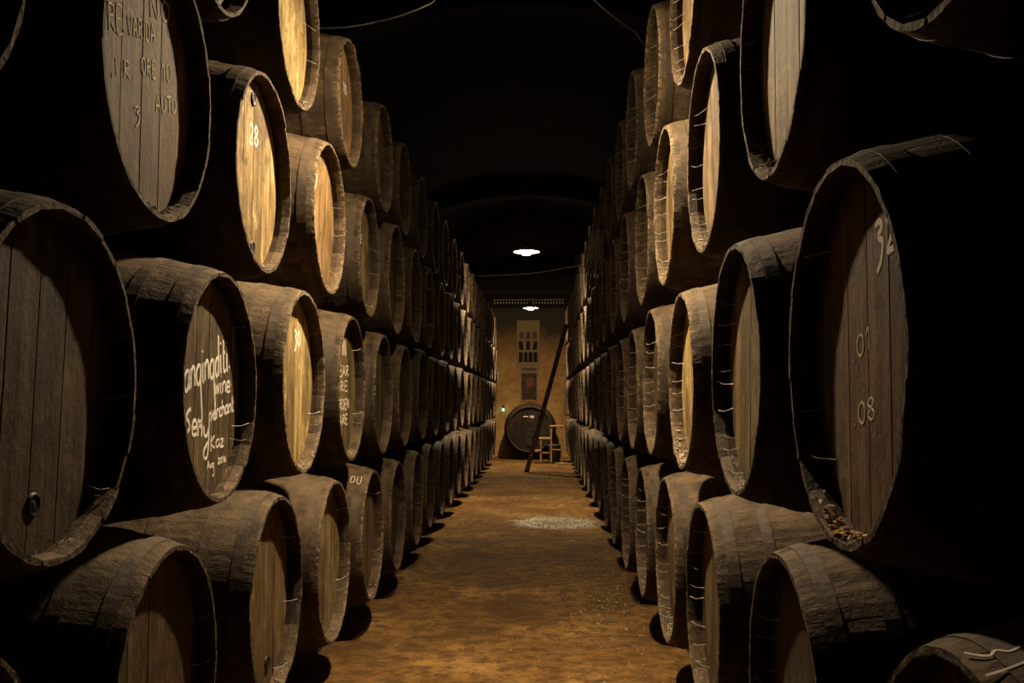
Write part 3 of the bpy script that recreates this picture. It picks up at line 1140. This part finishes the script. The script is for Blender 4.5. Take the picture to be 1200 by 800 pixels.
# framed poster
p = at(620, 450, Y_F)
root = empty('framed_poster', (p.x, Y_F, p.z))
tag(root, 'framed poster with dull red figure shape and pale heading on end wall', 'poster')
mb = MB()
w2, h2 = .225, .43
mb.box((-w2 + .02, -.018, -h2 + .02), (w2 - .02, -.004, h2 - .02))
mb.build('picture', 'poster', root)
for lo, hi in (((-w2, -.035, h2 - .035), (w2, -.002, h2)), ((-w2, -.035, -h2), (w2, -.002, -h2 + .035)),
               ((-w2, -.035, -h2 + .035), (-w2 + .035, -.002, h2 - .035)), ((w2 - .035, -.035, -h2 + .035), (w2, -.002, h2 - .035))):
    mb = MB()
    mb.box(lo, hi, .005)
    mb.build('frame_bar', 'pale_frame', root)

# tall pale panel with rows of dark openings
p = at(619, 403, Y_F)
root = empty('wall_panel', (p.x, Y_F, p.z))
tag(root, 'tall pale panel with rows of dark openings above the framed poster', 'panel')
w2, h2 = .29, .60
mb = MB()
mb.box((-w2, -.02, -h2), (w2, -.001, h2))
mb.build('backing', 'pale_frame', root)
for x0 in (-w2, w2 - .035):
    mb = MB()
    mb.box((x0, -.05, -h2), (x0 + .035, -.021, h2), .005)
    mb.build('stile', 'pale_frame', root)
for z0 in (-h2, -.50 + .0, -.19, .09, .33, h2 - .035):
    mb = MB()
    mb.box((-w2 + .036, -.045, z0), (w2 - .036, -.021, z0 + .03), .004)
    mb.build('cross_bar', 'pale_frame', root)
for k in range(4):                      # bottom row: four tall dark panes
    x0 = -.235 + k * .122
    mb = MB()
    mb.box((x0, -.032, -.455), (x0 + .098, -.021, -.205), .004)
    mb.build('pane', 'dark_pane', root)
for k in range(3):                      # middle row: leaning panes in a V pattern
    mb = MB()
    xa = -.235 + k * .165
    t = (-.05, .0, .05)[k]
    vs = []
    for y in (-.034, -.021):
        vs += [(xa + .01, y, -.145), (xa + .125, y, -.145), (xa + .115 + t * .4, y, .07), (xa + .02 + t * .6, y, .07)]
    mb.add(vs, [(0, 1, 2, 3), (7, 6, 5, 4), (0, 4, 5, 1), (1, 5, 6, 2), (2, 6, 7, 3), (3, 7, 4, 0)])
    mb.build('pane', 'dark_pane', root)
for k in range(3):                      # top row: arched reddish panels
    xa = -.16 + k * .16
    prof = [(xa - .06, .13), (xa + .06, .13)] + [(xa + .06 * math.cos(PI * q / 8), .25 + .065 * math.sin(PI * q / 8)) for q in range(9)]
    n = len(prof)
    mb = MB()
    mb.add([(a, -.034, b) for a, b in prof] + [(a, -.021, b) for a, b in prof],
           [tuple(range(n)), tuple(reversed(range(n, 2 * n)))] + [(i, n + i, n + (i + 1) % n, (i + 1) % n) for i in range(n)])
    mb.build('arched_panel', 'red_pane', root)

# cornice beam with two rows of pale peg ends
zc = at(620, 353, Y_F - .1).z
mb = MB()
mb.box((X_L + .02, Y_F - .12, zc - .16), (X_R - .02, Y_F + .01, zc + .16), .01)
o = tag(mb.build('trim_5', 'wall'), kind='structure')
mb = MB()
for r in range(2):
    for k in range(24):
        x = -1.15 + k * .0745
        z = zc + (.035 if r else -.04)
        vs = []
        for yy, s_ in ((Y_F - .118, 1), (Y_F - .15, .8)):
            for j in range(8):
                a = 2 * PI * j / 8
                vs.append((x + .020 * s_ * math.cos(a), yy, z + .026 * s_ * math.sin(a)))
        mb.add(vs, [tuple(8 + j for j in range(8))] + [(j, (j + 1) % 8, 8 + (j + 1) % 8, 8 + j) for j in range(8)])
o2 = mb.build('peg_ends', 'peg', o)
o2['kind'] = 'stuff'

# small green lamp on the end wall
p = at(590, 478, Y_F)
root = empty('wall_light', (p.x, Y_F, p.z))
tag(root, 'small greenish wall light on end wall beside the large cask', 'light')
mb = MB()
mb.box((-.03, -.02, -.05), (.03, -.001, .06), .006)
mb.build('back_plate', 'iron', root)
mb = MB()
mb.tube([(0, -.02, .02), (0, -.06, .05), (0, -.09, .03), (0, -.09, -.005)], .007)
mb.build('bracket', 'iron', root)
mb = MB()
mb.lathe([(0, -.075), (.014, -.07), (.022, -.05), (.018, -.025), (.009, -.005), (0, -.005)], 12, (0, -.09, 0))
mb.build('bulb', 'green_bulb', root, True)

# ladder leaning across the aisle against the casks
A = Vector((-.275, 19.45, -.005))
T = Vector((.515, 20.75, EYE + .0684 * 20.75 + .12))
root = empty('ladder', A)
tag(root, 'dark reddish wooden ladder leaning across the aisle against the casks', 'ladder')
d = (T - A)
dn = d.normalized()
side_v = Vector((0, 1, 0)) - dn * dn.y
side_v.normalize()
thick = dn.cross(side_v).normalized()
for s_ in (-.19, .19):
    mb = MB()
    vs = []
    for t in (0, 1):
        for a, b in ((-1, -1), (1, -1), (1, 1), (-1, 1)):
            vs.append(d * t + side_v * (s_ + a * .018) + thick * b * .045)
    mb.add(vs, [(0, 3, 2, 1), (4, 5, 6, 7), (0, 1, 5, 4), (1, 2, 6, 5), (2, 3, 7, 6), (3, 0, 4, 7)])
    mb.build('rail', 'ladder', root)
for k in range(9):
    c = d * (.09 + k * .1025)
    mb = MB()
    mb.tube([c + side_v * -.213, c + side_v * .213], .015, 8)
    o = mb.build('rung', 'stool', root)

# stepped stool with three treads, climbing towards the casks
Y0 = 22.55
root = empty('step_stool', (.17, Y0, -.005))
tag(root, 'orange wooden step stool with three treads standing behind the ladder', 'stool')
steps = ((-.33, -.155, .285), (-.205, .055, .56), (.035, .345, .835))
for x0, x1, z in steps:
    mb = MB()
    mb.box((x0, 0, z - .035), (x1, .36, z), .006)
    mb.build('tread', 'stool', root)
for x, z in ((-.165, .525), (.065, .80), (.305, .80)):
    for yy in (.015, .305):
        mb = MB()
        mb.box((x - .021, yy, 0), (x + .021, yy + .042, z), .005)
        mb.build('leg', 'stool', root)
for yy in (.022, .312):
    for x0, x1, z in ((-.32, -.145, .25), (-.145, .045, .23), (.087, .285, .30)):
        mb = MB()
        mb.box((x0, yy, z - .02), (x1, yy + .03, z + .0), .004)
        mb.build('stretcher', 'stool', root)

# zinc bucket behind the stool
bp = (.31, 23.18, -.005)
root = empty('bucket', bp)
tag(root, 'grey-green metal bucket standing on the floor behind the step stool', 'bucket')
mb = MB()
mb.lathe([(0.0, .0), (.118, .0), (.122, .01), (.150, .36), (.158, .365), (.158, .378), (.148, .378), (.142, .36), (.115, .025), (0, .02)], 24)
mb.build('pail', 'bucket', root, True)
mb = MB()
mb.tube([(.155 * math.cos(a), .03 * math.sin(a) - .02, .36 - .10 * math.sin(a)) for a in [PI * k / 12 for k in range(13)]], .005)
mb.build('handle', 'iron', root)

# pale board lying by the casks
mb = MB()
mb.box((-.09, -.16, 0), (.09, .16, .018), .004)
o = mb.build('short_board', 'pale_frame')
o.location = (.47, 22.2, -.003)
o.rotation_euler = (0, 0, .35)
tag(o, 'short pale board lying on the earth floor beside the step stool', 'board')

# ------------------------------------------------------------------ cables and webs
def cable(name, pts, r, label, sag=.0):
    mb = MB()
    P = []
    for i in range(len(pts) - 1):
        a, b = Vector(pts[i]), Vector(pts[i + 1])
        n = 10
        for k in range(n + (1 if i == len(pts) - 2 else 0)):
            t = k / n
            q = a.lerp(b, t)
            q.z -= sag * 4 * t * (1 - t)
            P.append(q)
    mb.tube(P, r, 6)
    return tag(mb.build(name, 'cable'), label, 'cable')


cable('cable', [(-1.15, 15.5, EYE + 1.98), (LX + .02, 15.3, EYE + 1.99), (.62, 15.0, EYE + 2.08)], .008,
      'thin cable strung across the aisle between the top tiers beyond lime spill', .008)
cable('cable', [at(372, 33, 4.9), at(440, 26, 4.8), at(505, 4, 4.6), (LX - .03, 4.25, EYE + 2.02)], .004,
      'thin cable running from foreground lamp to casks opposite the ladder', .01)
cable('cable', [(LX + .02, 4.25, EYE + 2.02), at(690, -6, 4.6), at(745, 38, 4.9), at(762, 58, 5.05)], .003,
      'thin cable running from foreground lamp to casks the ladder leans on', .01)

# web hanging between casks beside the far lamp
g = random.Random(21)
mb = MB()
for k in range(60):
    a = at(g.gauss(700, 4), g.uniform(268, 285), 8.9)
    b = at(g.uniform(672, 705), g.uniform(296, 325), 9.4)
    m = (a + b) / 2 + Vector((0, 0, -g.uniform(0, .05)))
    for q in (a, b, m):
        q.x = min(q.x, .60)
    mb.tube([a, m, b], g.uniform(.0008, .0022), 3, False)
tag(mb.build('cobweb', 'web'), 'tangled cobweb hanging from a top tier cask on the ladder side', 'cobweb', kind='stuff')

# ------------------------------------------------------------------ loose grit on the floor
g = random.Random(9)
mb = MB()
for k in range(1700):
    if k < 1150:
        x = min(.75, max(-.1, g.gauss(.40, .15)))
        y = g.uniform(4.3, 11.5)
    else:
        x, y = g.uniform(-.98, .62), g.uniform(3.6, 15)
    if abs(y - 11.35) < 1.6 and x > -.45:
        continue
    mb.crumb((x, y, -.008), g.choice((.002, .003, .004, .005, .006, .010)), g)
tag(mb.build('grit', 'crumb'), 'loose pale grit and crumbs scattered over the earth floor', 'grit', kind='stuff')
g = random.Random(19)
mb = MB()
for k in range(900):
    a, r = g.uniform(0, 2 * PI), abs(g.gauss(0, .55))
    if r > 1.5 or .17 + .5 * r * math.cos(a) > .72:
        continue
    mb.crumb((.17 + .5 * r * math.cos(a), 11.35 + .6 * r * math.sin(a), -.006), g.uniform(.004, .013), g)
M['lime'] = plain('lime_lumps', (0.68, 0.63, 0.53), 0.9, var=.3)
tag(mb.build('lime_lumps', 'lime'), 'pale crumbly lime spill on the floor below the middle lamp', 'lime', kind='stuff')
